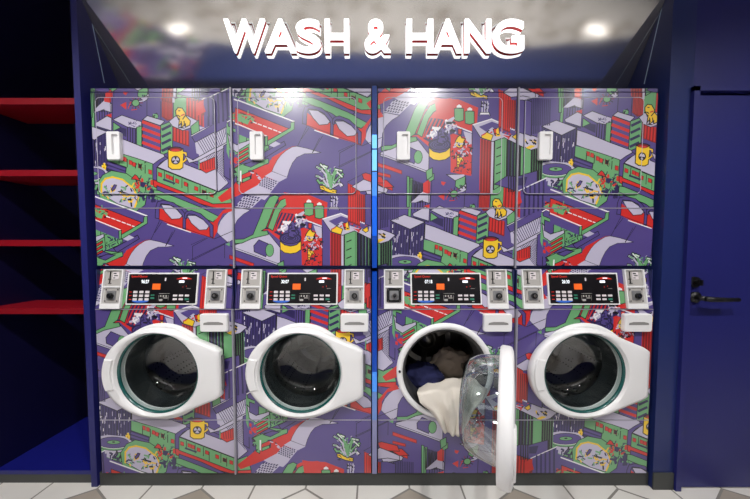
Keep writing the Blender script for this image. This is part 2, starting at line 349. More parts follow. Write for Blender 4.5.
# arcade arches
A('R', 'P6', (20,95),(60,125),(175,165),(345,190),(400,120),(455,95),(470,120),(400,140),(370,195),(368,240),(345,285),(130,222),(25,172))
A('W', 'P6', (35,85),(90,90),(130,115),(162,152),(148,168),(100,172),(62,130), o='K'); A('W', 'P6', (190,150),(240,150),(290,178),(322,206),(305,232),(262,236),(215,195), o='K')
A('P', 'P6', (3,165),(5,100),(14,70),(50,60),(110,75),(150,105),(182,145),(182,232),(165,228),(165,155),(125,105),(80,85),(35,80),(28,100),(26,168), o='K')
A('P', 'P6', (175,145),(185,128),(215,120),(270,140),(310,175),(343,210),(343,280),(325,272),(322,215),(280,170),(235,145),(200,140),(188,150),(186,170),(176,165), o='K')
Ln('O', 'P6', 1.0, (75,202),(210,248)); Ln('K', 'P6', .5, (25,172),(350,287))
Ln('K', 'P6', .5, (410,400),(410,318),(222,412),(222,330),(310,282)); Ln('K','P6',.5,(120,235),(65,330)); Ln('K','P6',.5,(40,190),(0,250)); Ln('K','P6',.6,(350,287),(460,240)); A('G','P6',(415,318),(440,308),(440,330))
Ln('K','Q4',.5,(320,265),(640,110)); Ln('K','Q4',.5,(395,395),(520,325)); Ln('K','Q4',.4,(320,140),(440,85)); Ln('K','Q4',.5,(165,30),(105,150))
# arched ramps
A('R', 'Q5', (290,60),(340,30),(440,20),(500,40),(500,190),(420,260),(330,300),(250,235),(215,240),(245,140)); 
A('N', 'Q5', (320,130),(400,140),(470,200),(380,300),(290,250))
for k in range(7): dashes('R', 'Q5', (325+k*20,135+k*4),(275+k*20,240+k*6), 7, 1.5, .55)
A('N','Q5',(280,70),(320,55),(255,230),(215,232))
for k in range(3): dashes('R', 'Q5', (285+k*12,85),(228+k*10,225), 8, 1.4, .5)
A('W', 'Q5', (45,325),(110,308),(180,250),(255,252),(325,338),(325,448),(200,400),(45,345), o='K')
A('G', 'Q5', (262,42),(295,28),(318,40),(300,75),(240,225),(215,240),(250,240),(255,262),(160,285),(100,312),(50,316),(50,290),(110,288),(165,262),(205,165),(235,85), o='K')
A('G', 'Q5', (325,62),(355,48),(375,58),(378,78),(345,100),(320,135),(282,240),(252,222),(290,118), o='K')
A('P', 'Q5', (170,328),(200,292),(268,322),(240,392),(172,362), o='K'); El('G', 'Q5', 263, 354, 24, 37, o='K')
# low dark building with red windows
for pts in [((60,228),(262,300),(262,328),(60,258)), ((60,308),(168,335),(168,358),(60,330)), ((60,375),(160,400),(185,445),(185,465),(60,410))]: A('R', 'R3', *pts, o='D')
A('G', 'R3', (305,345),(326,350),(326,600),(305,600), o='K'); stripes('K', 'R3', 333, 440, 9, (372,410), (560,560), .7)
A('W','R3',(340,560),(440,470),(485,485),(485,520),(380,560)); A('R', 'R3', (440,405),(485,375),(485,490),(440,480)); A('G', 'R3', (463,302),(515,275),(517,345),(470,378), o='K')
A('W', 'R3', (-10,395),(60,400),(150,455),(110,480),(60,500),(-10,505), o='K'); stripes('N','R3',60,240,12,(490,500),(700,700),.8)
Ln('K','R3',.5,(65,150),(465,300)); Ln('K', 'R3', .5, (487,375),(487,560))
A('W','S1',(40,100),(110,58),(215,108),(242,125),(230,152),(70,175),o='K'); A('R', 'S1', (112,48),(232,48),(292,108),(212,112), o='K'); stripes('N','S1',75,240,11,(180,160),(470,440),.9)
# red plaza, tanks, tub, carpet
A('R', 'R2', (-50,150),(0,160),(150,168),(312,236),(302,375),(262,432),(100,372),(-30,300)); 
for x in (0, 88): 
    A('G', 'R2', (115+x,245+x*.27),(150+x,235+x*.27),(192+x,245+x*.27),(192+x,340+x*.27),(155+x,352+x*.27),(117+x,342+x*.27), o='K'); A('O', 'R2', (135+x,222+x*.27),(155+x,208+x*.27),(175+x,222+x*.27),(175+x,236+x*.27),(135+x,236+x*.27)); A('K','R2',(135+x,236+x*.27),(175+x,236+x*.27),(172+x,244+x*.27),(138+x,244+x*.27))
A('R', 'R2', (85,375),(260,440),(255,800),(85,770))
A('P', 'R2', (60,375),(262,440),(262,500),(40,430)); Ln('O','R2',1.2,(75,368),(255,438)); A('N','R2',(40,400),(130,440),(60,470))
A('W','R2',(35,350),(110,310),(120,325),(50,395)); A('W','R2',(190,430),(258,450),(258,540),(215,510))
A('P', 'Q6', (130,170),(165,190),(182,240),(182,450),(130,450)); A('P','R2',(262,375),(330,405),(330,940),(262,900)); Ln('K','Q6',.6,(132,205),(132,450))
A('P','R2',(-60,420),(80,400),(82,640),(-70,640))
El('N', 'Q5', 385, 283, 64, 32, o='K')
for k in range(3): El('P', 'Q5', 385, 285, 54-k*14, 26-k*7); El('N', 'Q5', 385, 285, 49-k*14, 23-k*7)
A('Y', 'Q5', (324,300),(350,322),(385,330),(420,322),(447,298),(447,350),(420,368),(385,374),(350,368),(326,350), o='K')
A('P', 'Q5', (372,270),(378,210),(398,180),(415,205),(432,260),(400,280), o='K'); scrib('OW', 'Q5', 335, 170, 385, 240, 10, 1.8, 22); scrib('OWK', 'Q5', 425, 135, 470, 210, 12, 1.8, 24); scrib('NK','Q5',375,200,440,270,10,1.0,20)
A('Y', 'Q6', (35,262),(48,240),(62,228),(72,245),(92,250),(82,270),(75,298),(55,302),(35,290), o='K', w=.9); A('R','Q6',(48,195),(72,195),(68,228),(50,225),o='K')
A('Y', 'Q6', (45,350),(60,335),(85,372),(65,385),(55,420),(47,400), o='K'); scrib('KNW', 'Q6', 20, 270, 125, 350, 34, 1.1, 16); scrib('KDN', 'Q6', 20, 350, 125, 440, 30, .8, 14)
# arcade building
VIEWS['B'] = (300, 190, 5.87)
A('R', 'B', (178,248),(245,268),(245,560),(178,540)); stripes('D', 'B', 180, 245, 4, (255,270), (545,560), 1.6); A('W','B',(243,262),(256,260),(256,560),(243,560)); A('K','B',(256,262),(262,262),(262,540),(256,540))
A('G', 'B', (262,262),(322,240),(326,240),(326,500),(262,540), o='K')
for k in range(4): dashes('K', 'B', (275,305+k*48),(305,292+k*48), 3, 1.0, .5)
A('G', 'B', (326,235),(540,300),(540,560),(326,500)); stripes('K', 'B', 330, 405, 4, (250,270), (500,510), 1.6); stripes('N','B',338,400,3,(250,270),(500,510),.9)
A('K','B',(405,270),(420,278),(420,520),(405,510)); stripes('K','B',470,538,5,(290,300),(540,560),1.5)
A('W', 'B', (132,172),(240,138),(415,210),(530,250),(560,265),(520,300),(470,315),(320,240),(250,266),(178,240), o='K')
A('P', 'B', (168,182),(243,153),(408,212),(405,232),(340,225),(280,205),(245,185),(210,210)); Ln('O','B',1.0,(135,170),(240,138),(412,210))
A('Y', 'B', (185,232),(215,212),(252,230),(240,262),(185,245), o='K'); A('R', 'B', (250,195),(285,190),(290,230),(262,232), o='K'); A('Y','B',(268,200),(280,186),(284,215),(296,235),(270,238)); A('Y','B',(365,235),(395,215),(402,240),(385,250),o='K'); A('R','B',(310,225),(360,232),(345,245)); scrib('KR','B',190,200,400,245,12,.9,12)
A('Y','B',(440,300),(470,285),(500,290),(460,310)); scrib('KY','B',430,255,500,275,8,1.2,16)
A('P', 'R4', (445,412),(540,350),(560,340),(640,345),(800,300),(800,420),(640,470),(560,440), o='K'); stripes('K','R4',560,640,4,(350,350),(470,470),.9); A('N','R4',(640,360),(720,350),(700,420),(640,420))
Ln('O','S3',1.0,(75,462),(290,362)); A('P', 'S3', (100,455),(292,365),(292,560),(100,600)); stripes('N','S3',105,290,5,(450,380),(600,560),1.3); A('R','S3',(20,500),(75,470),(100,560),(20,600))
# plant on the plaza and dark red curtain
A('P','B',(168,30),(232,30),(225,120),(172,120)); A('O','B',(175,100),(225,100),(232,118),(200,130),(168,118),o='K'); A('P','B',(172,112),(228,112),(225,125),(200,132),(176,125)); stripes('W','B',178,222,3,(40,40),(95,95),1.0); scrib('KW','B',175,40,225,90,8,.9,14)
A('D', 'Q4', (397,400),(445,425),(500,460),(500,760),(397,720)); stripes('R', 'Q4', 400, 500, 5, (415,450), (700,740), 1.3)
A('R','B',(330,70),(345,20),(382,30),(382,190),(330,175)); stripes('D','B',332,380,4,(30,30),(180,190),1.0); A('P','B',(382,25),(420,25),(470,40),(470,235),(382,200),o='K')
A('W', 'Q4', (430,430),(530,368),(600,395),(700,440),(700,480),(600,460),(500,470), o='K'); A('R', 'Q4', (515,325),(545,315),(680,350),(700,400),(600,395),(530,368), o='K')
A('Y', 'Q4', (165,425),(190,422),(255,448),(308,460),(302,492),(240,480),(170,452), o='K', w=.9); scrib('K','Q4',175,430,300,480,8,.7,14)
lf = [((230,430),(235,350),(215,290),(175,250)),((235,430),(200,380),(160,350),(140,345)),((250,440),(265,350),(300,290),(345,300)),((260,445),(300,380),(330,350),(355,330)),((255,445),(300,420),(330,400),(350,420)),((225,430),(190,400),(165,400),(150,380)),((245,430),(250,340),(200,260),(225,270)),((240,430),(215,330),(180,290),(145,270)),((262,440),(290,330),(310,310),(350,350))]
for i, l in enumerate(lf): Ln('K', 'Q4', 3.2, *l)
for i, l in enumerate(lf): Ln('GWG'[i % 3], 'Q4', 1.7, *l)
for i, l in enumerate(lf): Ln('OG'[i % 2], 'Q4', 1.0, l[2], l[3])
scrib('KGW', 'Q4', 160, 270, 340, 430, 30, .8, 20)

LA = Vector((0.7262, 0.4500)); LC = Vector((0.0780, -1.3310))
def art_mesh(outline, holes=(), reg=None):
    """planar arrangement of the pattern inside outline (X, Z); returns verts, faces, colour indices"""
    xs = [p[0] for p in outline]; zs = [p[1] for p in outline]
    bx0, bx1, bz0, bz1 = min(xs), max(xs), min(zs), max(zs)
    verts = []; faces = []; cols = []
    def addf(pts, c):
        a = sum(pts[i][0]*pts[(i+1) % len(pts)][1]-pts[(i+1) % len(pts)][0]*pts[i][1] for i in range(len(pts)))
        if abs(a) < 1e-9: return
        if a < 0: pts = pts[::-1]
        o = len(verts); verts.extend(Vector(p) for p in pts); faces.append(list(range(o, o+len(pts)))); cols.append(c)
    addf(list(outline), 'P')
    shifts = []
    for i in range(-5, 6):
        for j in range(-4, 5):
            d = LA*i+LC*j
            shifts.append(d)
    for c, q in ELEMS:
        qx0 = min(p[0] for p in q); qx1 = max(p[0] for p in q); qz0 = min(p[1] for p in q); qz1 = max(p[1] for p in q)
        for d in shifts:
            if qx1+d.x < bx0 or qx0+d.x > bx1 or qz1+d.y < bz0 or qz0+d.y > bz1: continue
            addf([(p[0]+d.x, p[1]+d.y) for p in q], c)
    for h in holes: addf(list(h), 'HOLE')
    vo, eo, fo, ov, oe, of = delaunay_2d_cdt(verts, [], faces, 1, 1e-5)
    vs = [(v.x, v.y) for v in vo]; fs = []; cs = []
    for f, ids in zip(fo, of):
        if 0 not in ids: continue
        c = cols[max(ids)]
        if c == 'HOLE': continue
        fs.append(list(f)); cs.append(ARTK.index(c))
    used = sorted({i for f in fs for i in f}); mp = {u: k for k, u in enumerate(used)}
    return [vs[u] for u in used], [[mp[i] for i in f] for f in fs], cs
def art_panel(name, outline, yfn, parent, holes=(), thick=0.01, bevel=0.0):
    vs, fs, cs = art_mesh(outline, holes)
    mb = MB(); mb.raw = True
    mb.v = [Vector((x, yfn(z), z)) for x, z in vs]; mb.f = fs; mb.m = cs
    # turned-back edge
    n = len(outline); cx = sum(p[0] for p in outline)/n; cz = sum(p[1] for p in outline)/n
    def grow(p, g):
        d = Vector((p[0]-cx, p[1]-cz)); 
        return (p[0]+g*(1 if d.x > 0 else -1)*(abs(d.x) > 0.05), p[1]+g*(1 if d.y > 0 else -1)*(abs(d.y) > 0.05))
    r0 = [Vector((p[0], yfn(p[1]), p[1])) for p in outline]; 
    r1 = [Vector((grow(p, bevel)[0], yfn(p[1])+bevel, grow(p, bevel)[1])) for p in outline]
    r2 = [Vector((v.x, v.y+thick, v.z)) for v in r1]
    mb.loft([r0, r1, r2], True, len(ARTK))
    for h in holes:
        a = [Vector((p[0], yfn(p[1]), p[1])) for p in h]; mb.loft([a, [Vector((v.x, v.y+thick, v.z)) for v in a]], True, len(ARTK))
    o = mb.build(name, [ART[k] for k in ARTK]+[EDGE], parent)
    # face the room
    bm = bmesh.new(); bm.from_mesh(o.data)
    for f in bm.faces:
        if f.material_index < len(ARTK) and f.normal.y > 0: f.normal_flip()
    bm.to_mesh(o.data); bm.free()
    return o
RIM = mat('edge_highlight', (186, 182, 196), .3, metal=.2, coat=.4, noise_amt=.05)  # pale tone on rims and seams stands for highlights along the edges
EDGE = mat('print_wrap_edge', (96, 88, 140), 0.22, coat=0.5)
def rrect(x0, x1, z0, z1, r, n=5):
    pts = []
    for cx, cz, a0 in ((x1-r, z0+r, -90), (x1-r, z1-r, 0), (x0+r, z1-r, 90), (x0+r, z0+r, 180)):
        for k in range(n+1):
            a = math.radians(a0+90*k/n); pts.append((cx+r*math.cos(a), cz+r*math.sin(a)))
    return pts
def zpx(y, Y=0.0): return at(374, y, Y).z
#PART2
# ---------------------------------------------------------------- room shell
FX0, FX1, FY0, FY1 = -7.0, 7.0, -9.0, 1.0
TILE = mat('white_tile', (222, 218, 212), 0.22, noise_amt=0.05, nscale=5); TILEG = mat('taupe_tile', (168, 158, 146), 0.25, noise_amt=0.12, nscale=9); GROUT = mat('grout', (128, 124, 118), 0.8)
def make_floor():
    verts = []; faces = []; mats_ = []
    def addf(pts, m):
        a = sum(pts[i][0]*pts[(i+1) % len(pts)][1]-pts[(i+1) % len(pts)][0]*pts[i][1] for i in range(len(pts)))
        if a < 0: pts = pts[::-1]
        o = len(verts); verts.extend(Vector(p) for p in pts); faces.append(list(range(o, o+len(pts)))); mats_.append(m)
    addf([(FX0, FY0), (FX1, FY0), (FX1, FY1), (FX0, FY1)], 2)
    # hexagonal tiles cut into three rhombi, a grey one here and there
    S = 0.30; g = 0.004; h = S*math.sqrt(3)/2; rt = random.Random(11)
    apex = at_z(100, 486.2); ox, oy = apex.x, -0.03
    def inset(pts):
        cx = sum(p[0] for p in pts)/4; cy = sum(p[1] for p in pts)/4
        return [(p[0]+(cx-p[0])*g*2/S*1.3, p[1]+(cy-p[1])*g*2/S*1.3) for p in pts]
    for j in range(-22, 6):
        for i in range(-15, 17):
            cx = ox+i*2*h+(h if j % 2 else 0); cy = oy+j*1.5*S-S
            hexa = [(cx+S*math.cos(math.radians(90+60*k)), cy+S*math.sin(math.radians(90+60*k))) for k in range(6)]
            if not (FX0-.5 < cx < FX1+.5 and FY0-.5 < cy < FY1+.5): continue
            for k in (0, 2, 4):
                q = [(cx, cy), hexa[(k+5) % 6], hexa[k], hexa[(k+1) % 6]]
                grey = (k == 0 and (i % 3 != 2)) if j == 0 else rt.random() < 0.22
                addf(inset(q), 1 if grey else 0)
    vo, eo, fo, ov, oe, of = delaunay_2d_cdt(verts, [], faces, 1, 1e-5)
    mb = MB(); mb.raw = True
    for f, ids in zip(fo, of):
        if 0 in ids: mb.f.append(list(f)); mb.m.append(mats_[max(ids)])
    mb.v = [Vector((v.x, v.y, 0)) for v in vo]
    o = mb.build('floor', [TILE, TILEG, GROUT]); struct(o)
    for p in o.data.polygons:
        if p.normal.z < 0: p.flip()
make_floor()
CEILM = mat('ceiling_paint', (150, 148, 150), 0.7, noise_amt=0.03)
WALLD = mat('dark_wall_paint', (44, 46, 70), 0.6, noise_amt=0.05)
struct(MB().box((FX0, FY0, 2.95), (FX1, FY1, 3.0)).build('ceiling', CEILM))
struct(MB().box((FX0, FY0-.05, 0), (FX1, FY0, 2.95)).build('wall_front', mat('pale_wall_paint', (176, 174, 172), .6, noise_amt=.05)))
struct(MB().box((FX0-.05, FY0, 0), (FX0, FY1, 2.95)).build('wall_left', WALLD))
struct(MB().box((FX1, FY0, 0), (FX1+.05, FY1, 2.95)).build('wall_right', WALLD))
struct(MB().box((FX0, FY1, 0), (FX1, FY1+.05, 2.95)).build('wall_back', WALLD))
ZT = ZC+.767; ZM = ZC-.0985
# glossy canted panel over the machines: forward at its top edge
PN0 = Vector((0, -0.013, ZC+1.205)); PDIR = Vector((0, 0.172, -0.293)).normalized(); PNRM = Vector((0, -PDIR.z*-1, 0))
PNRM = Vector((0, PDIR.z, -PDIR.y)).normalized()   # towards the room and down
if PNRM.y > 0: PNRM = -PNRM
GLOSSP = mat('glossy_grey_laminate', (186, 184, 183), 0.085, metal=0.9, coat=0.3, noise_amt=0.04, nscale=4)
def pp(u, s, d=0): return Vector((u, 0, 0))+PN0+PDIR*s+PNRM*d
mb = MB(); mb.loft([[pp(-1.39, -.25), pp(1.385, -.25), pp(1.385, .52), pp(-1.39, .52)], [pp(-1.39, -.25, -.02), pp(1.385, -.25, -.02), pp(1.385, .52, -.02), pp(-1.39, .52, -.02)]], True, 0, True, True)
struct(mb.build('trim_1', GLOSSP))
# alcove sides, wall right
def sidewall(name, x0, x1, y0): return struct(MB().box((x0, y0, 0), (x1, FY1, 2.95)).build(name, BLUEG))
sidewall('wall_alcove_right', 1.388, 1.50, -0.03)
struct(MB().box((1.50, -0.03, ZC+.755), (FX1, .09, 2.95)).build('wall_door_head', BLUE))
struct(MB().box((2.46, -0.03, 0), (FX1, .09, ZC+.755)).build('wall_door_side', BLUE))
struct(MB().box((1.386, -0.036, 0), (1.487, -0.03, .085)).build('baseboard_right', PLINTH))
struct(MB().box((-1.385, -0.012, 0), (1.385, .7, zpx(474, -.02))).build('baseboard_machines', PLINTH))
SEAM = mat('pale_seam', (170, 190, 215), 0.4, emit=(170, 190, 215), estr=.05)
for i, (x, px0, px1) in enumerate(((-1.39, (87.5, 2), (104, 83)), (1.388, (663.5, 2), (644.5, 84)))):
    def onwall(px, py):
        d = ray(px, py); t = x/d.x; return Vector((x, -D+d.y*t, ZC+d.z*t))
    s = 0.0012*(1 if x < 0 else -1); mb = MB()
    a, b = onwall(*px0), onwall(*px1); a = a+(a-b)*.4
    q = [a+Vector((s, 0, 0)), b+Vector((s, 0, 0)), b+Vector((s, .003, .002)), a+Vector((s, .003, .002))]
    mb.loft([q, [v-Vector((s, 0, 0)) for v in q]], True, 0, True, True); struct(mb.build('trim_%d' % (i+2), SEAM))
# ---------------------------------------------------------------- shelving on the left
t = thing('shelving_unit', 'tall open dark blue shelving unit with four red shelves beside the machines', 'shelving', (-1.67, .25, 0))
MB().box((-1.42, -.02, 0), (-1.39, .47, 2.95)).build('side_panel', BLUE, t)
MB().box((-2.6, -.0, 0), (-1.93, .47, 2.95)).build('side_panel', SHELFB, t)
MB().box((-1.93, .43, .07), (-1.42, .47, 2.95)).build('back_panel', mat('shelf_back_shade', (8, 6, 26), .5, noise_amt=.05), t)  # shade under the shelves put into a near-black back
zb = at(40, 470.5, 0).z
MB().box((-1.93, 0, zb-.02), (-1.42, .43, zb)).build('bottom_board', mat('shelf_floor_lit_blue', (18, 22, 112), .4, noise_amt=.05), t)  # light falling on the board put into a brighter blue
MB().box((-1.93, .004, 0), (-1.42, .03, zb-.02)).build('kick_board', PLINTH, t)
for y0, y1 in ((98, 104.3), (170, 176), (240, 246), (308, 314)):
    MB().box((-1.93, 0, at(50, y1).z), (-1.42, .2, at(50, y0).z)).build('shelf', REDP, t)
# ---------------------------------------------------------------- door on the right
dz = at(684, 96).z; dx0 = 1.535
o = MB().box((1.488, -.045, 0), (1.515, .0, dz+.02)).box((1.488, -.045, dz), (2.47, .0, dz+.022)).box((2.445, -.045, 0), (2.47, .0, dz)).build('trim_4', BLUE); struct(o)
struct(MB().box((1.515,-.005,0),(1.527,.03,dz)).box((1.515,-.005,dz-.012),(2.445,.03,dz)).box((1.515, .03, 0), (2.445, .06, dz)).build('trim_5', mat('door_gap', (8, 9, 24), .7)))
d = MB().box((1.527, -.028, .006), (2.44, .012, dz-.012)).build('door_1', BLUE, None, (1.6, -.028, 0), bevel=.003); struct(d)
hp = at(694, 297, -.03)
MB().tube([(hp.x, -.028, hp.z), (hp.x, -.040, hp.z)], .026, 24).tube([(hp.x, -.035, hp.z), (hp.x, -.075, hp.z)], .011, 12).tube([(hp.x-.004, -.078, hp.z), (hp.x+.03, -.08, hp.z-.003), (hp.x+.09, -.08, hp.z-.004), (hp.x+.15, -.078, hp.z-.004)], [.012, .012, .010, .009], 12).build('door_handle', BLACKM, d, None, True)
lp = at(694, 282, -.03)
MB().tube([(lp.x, -.028, lp.z), (lp.x, -.038, lp.z)], .026, 24).tube([(lp.x, -.035, lp.z), (lp.x, -.05, lp.z)], .012, 16).box((lp.x-.004, -.064, lp.z-.013), (lp.x+.004, -.048, lp.z+.013)).build('door_lock', BLACKM, d, None)
# ---------------------------------------------------------------- letters
LW = mat('letter_white', (250, 250, 250), 0.4, emit=(255, 255, 255), estr=1.15); LR = mat('letter_red', (205, 60, 60), .4)
def glyph_curves(ch, bold):
    cu = bpy.data.curves.new('g', 'FONT'); cu.body = ch; cu.offset = bold; cu.resolution_u = 6; cu.extrude = 0.5; cu.size = 1
    o = bpy.data.objects.new('g', cu); C.objects.link(o); bpy.context.view_layer.update()
    me = bpy.data.meshes.new_from_object(o.evaluated_get(bpy.context.evaluated_depsgraph_get()))
    C.objects.unlink(o); bpy.data.objects.remove(o)
    return me
def text_mesh(ch, bold=0.0):
    me = glyph_curves(ch, bold); vs = [v.co.copy() for v in me.vertices]; fs = [tuple(p.vertices) for p in me.polygons]
    bpy.data.meshes.remove(me); return vs, fs
def letter(ch, xl, xr, yt, yb, label, name):
    vs, fs = text_mesh(ch, 0.014)
    x0 = min(v.x for v in vs); x1 = max(v.x for v in vs); z0 = min(v.y for v in vs); z1 = max(v.y for v in vs)
    base = pp(0, 0, 0.035)
    def place(px, py, d): return hit(px, py, pp(0, 0, .04), PNRM)+PNRM*d
    c = hit((xl+xr)/2, yb, pp(0, 0, 0), PNRM); t = thing(name, label, 'sign letter', c, 'illuminated letters on the canted panel')
    tl, tr, bl, br = place(xl, yt, 0), place(xr, yt, 0), place(xl, yb, 0), place(xr, yb, 0)
    def layer(d0, d1, sh=0):
        mb = MB(); out = []
        for v in vs:
            a = (v.x-x0)/(x1-x0); b = (v.y-z0)/(z1-z0)
            p = (bl*(1-a)+br*a)*(1-b)+(tl*(1-a)+tr*a)*b
            out.append(p+Vector((0, -1, .12))*(d1 if v.z > 0 else d0))
        return mb.add(out, fs)
    layer(-.012, 0.0).build('letter_face', LW, t); layer(-.026, -.012).build('letter_side', LR, t); layer(-.042, -.026).build('letter_reflection', LW, t)  # rear white layer stands for the letter's reflection in the panel
for ch, xl, xr, nm, lb in (('W', 223, 264.5, 'letter_w', 'glowing white letter W, first letter of the sign over the machines'), ('A', 264.5, 296, 'letter_a', 'glowing white letter A in the word WASH on the canted panel'),
    ('S', 295.5, 320.5, 'letter_s', 'glowing white letter S of the sign over the machines'), ('H', 324.5, 349, 'letter_h', 'glowing white letter H ending the word WASH'), ('&', 364.5, 391, 'ampersand', 'glowing white ampersand between the two words of the sign'),
    ('H', 406.5, 433.5, 'letter_h', 'glowing white letter H beginning the word HANG'), ('A', 433.5, 462.5, 'letter_a', 'glowing white letter A in the word HANG on the canted panel'), ('N', 465, 491.5, 'letter_n', 'glowing white letter N of the sign over the machines'),
    ('G', 493.5, 524.5, 'letter_g', 'glowing white letter G, last letter of the sign')):
    letter(ch, xl, xr, 18.5, 51.5, lb, nm)
# ---------------------------------------------------------------- dryers
CABP = mat('cabinet_side_blue', (44, 50, 98), 0.3, noise_amt=.05)
COLS = [(-1.365, -.690), (-.684, -.012), (.017, .690), (.696, 1.368)]
ORD = ['leftmost', 'second from left', 'third from left', 'rightmost']
dl = ['printed tumble dryer beside the red shelves, green strip down its left edge', 'printed tumble dryer left of the blue strip, leafy plant in yellow pot mid-panel',
      'printed tumble dryer right of the blue strip, yellow mug low in its pattern', 'rightmost printed tumble dryer, yellow dog and mug by its right edge']
for i, (x0, x1) in enumerate(COLS):
    t = thing('tumble_dryer', dl[i], 'dryer', ((x0+x1)/2, .35, ZM), 'printed tumble dryers in the top row')
    MB().box((x0+.002, .012, ZM), (x1-.002, .68, ZT-.001)).build('cabinet', CABP, t)
    flat = lambda z: 0.0
    g = .0025
    z92, z98, z194, z208 = zpx(92), zpx(98.3), zpx(194), zpx(208.2)
    art_panel('top_rail', [(x0+g, z92+g), (x1-g, z92+g), (x1-g, ZT), (x0+g, ZT)], lambda z: .002, t, (), .010, .0)
    dxl, dxr = x0+.030, x1-.075
    rr = rrect(dxl, dxr, z194, z98, .022)
    art_panel('door_surround', [(x0+g, z208+g), (x1-g, z208+g), (x1-g, z92-g), (x0+g, z92-g)], flat, t, (rrect(dxl-.002, dxr+.002, z194-.002, z98+.002, .022),), .01, .0)
    dr = art_panel('door', [(a, b) for a, b in rr], lambda z: -.007, t, (), .018, .0)
    # rolled rim of the door
    rim = MB(); rim.tube([(a, -.006, b) for a, b in rr]+[(rr[0][0], -.006, rr[0][1])], .0019, 6, 0, False); rim.build('door_rim', RIM, dr, t['_o'], True)
    art_panel('lower_panel', [(x0+g, ZM+.012), (x1-g, ZM+.012), (x1-g, z208-g), (x0+g, z208-g)], lambda z: -.002, t, (), .012, .0)
    MB().box((x0+g, -.004, z208-.0012), (x1-g, .004, z208+.0014)).build('seam_highlight', RIM, t)  # thin pale strip put in as the highlight along the seam
    # recessed white handle
    hx0, hx1 = x0+.092, x0+.155; hz0, hz1 = zpx(161), zpx(133.5)
    h = MB(); yf = -.024
    o1 = rrect(hx0, hx1, hz0, hz1, .006, 3); i1 = rrect(hx0+.024, hx1-.010, hz0+.022, hz1-.012, .006, 3)
    h.loft([[Vector((a, -.006, b)) for a, b in o1], [Vector((a, yf+.003, b)) for a, b in o1], [Vector((a*.97+.03*(hx0+hx1)/2, yf, b)) for a, b in o1], [Vector((a, yf, b)) for a, b in i1], [Vector((a, -.014, b)) for a, b in i1]], True, 0, False, True)
    h.build('handle', WHITE, t, None)
# trims between the cabinets
TRIMM = mat('aluminium_trim', (170, 168, 180), .3, metal=.3, noise_amt=.1)
for k, (xa, xb, nm) in enumerate(((-.690, -.6835, 'silver joint strip between the first and second stacks'), (.690, .6965, 'silver joint strip between the third and fourth stacks'))):
    o = MB().box((xa, -.010, ZM), (xb, .0, ZT)).box((xa, -.036, .078), (xb, -.02, ZM-.2)).build('joint_strip', TRIMM, None, ((xa+xb)/2, 0, 0)); tag(o, 'thin '+nm, 'trim strip')
# ---------------------------------------------------------------- washers
OR_ = -.005; WY = -.020
HOLE_R = .212; HX = .298
ZD = zpx(370.5, WY)
wf = lambda z: -.03
z309 = zpx(309.3, WY); z420 = zpx(420, WY); ZWB = zpx(473, -.02); ZWT = ZM-.008
def ctl(z): return -.03+(z-z309)/(ZWT-z309)*.03
# glossy blue strip; its reflections are put into colour and glow per segment
bs = MB()
xc = .0025
BL = [mat('blue_strip_dark', (36, 62, 130), .25, coat=.5), mat('blue_strip_lit', (110, 180, 255), .3, emit=(100, 175, 255), estr=.75), mat('blue_strip_mid', (20, 96, 215), .3, emit=(15, 80, 190), estr=.4), mat('blue_strip_deep', (8, 62, 150), .3, emit=(4, 50, 150), estr=.4)]
BL += [mat('blue_strip_soft', (70, 140, 225), .3, emit=(50, 110, 200), estr=.4), mat('blue_strip_grey', (96, 124, 176), .3, emit=(80, 110, 170), estr=.35), mat('blue_strip_pale', (140, 140, 180), .3)]
segs = [(85.5, 134.5, 0), (134.5, 172, 1), (172, 196, 4), (196, 236, 2), (236, 268, 3), (272, 372, 3), (372, 392, 4), (392, 420, 5), (420, 474, 6)]
t = thing('blue_strip', 'narrow vertical glossy blue strip between the second and third stacks', 'light strip', (xc, 0, .07))
for a, b, m in segs:
    Y = -.012 if b <= 240 else -.042
    MB().box((xc-.0115, Y, zpx(b, Y)+.001), (xc+.0115, .02, zpx(a, Y)-.001)).build('strip_segment', BL[m], t)
for y in (150, 172): MB().box((xc-.0125, -.0135, zpx(y+.6)), (xc+.0125, -.011, zpx(y-.6))).build('clip', BLACKM, t)
def door_outline():
    pts = []
    uc = HX-OR_
    for k in range(0, 25):
        a = math.radians(90+180*k/24); pts.append((-math.cos(a)*.264+uc, math.sin(a)*.219))
    pts += [(.25, -.214), (.19, -.198), (.13, -.171), (.06, -.142), (.008, -.121), (0, -.112), (0, .112), (.008, .121), (.06, .142), (.13, .171), (.19, .198), (.25, .214)]
    return pts
DO = door_outline()
def polar(pts, c, n):
    out = []
    for k in range(n):
        a = 2*math.pi*k/n; dx, dy = math.cos(a), math.sin(a); best = None
        for (x1, y1), (x2, y2) in zip(pts, pts[1:]+pts[:1]):
            ex, ey = x2-x1, y2-y1; det = dx*(-ey)+ex*dy
            if abs(det) < 1e-12: continue
            rx, ry = x1-c[0], y1-c[1]
            t_ = (rx*(-ey)+ex*ry)/det; s_ = (dx*ry-dy*rx)/det
            if t_ > 0 and -1e-6 <= s_ <= 1+1e-6 and (best is None or t_ < best): best = t_
        out.append((c[0]+dx*best, c[1]+dy*best))
    return out
TEAL = mat('teal_seal', (22, 84, 80), .2, coat=.4)
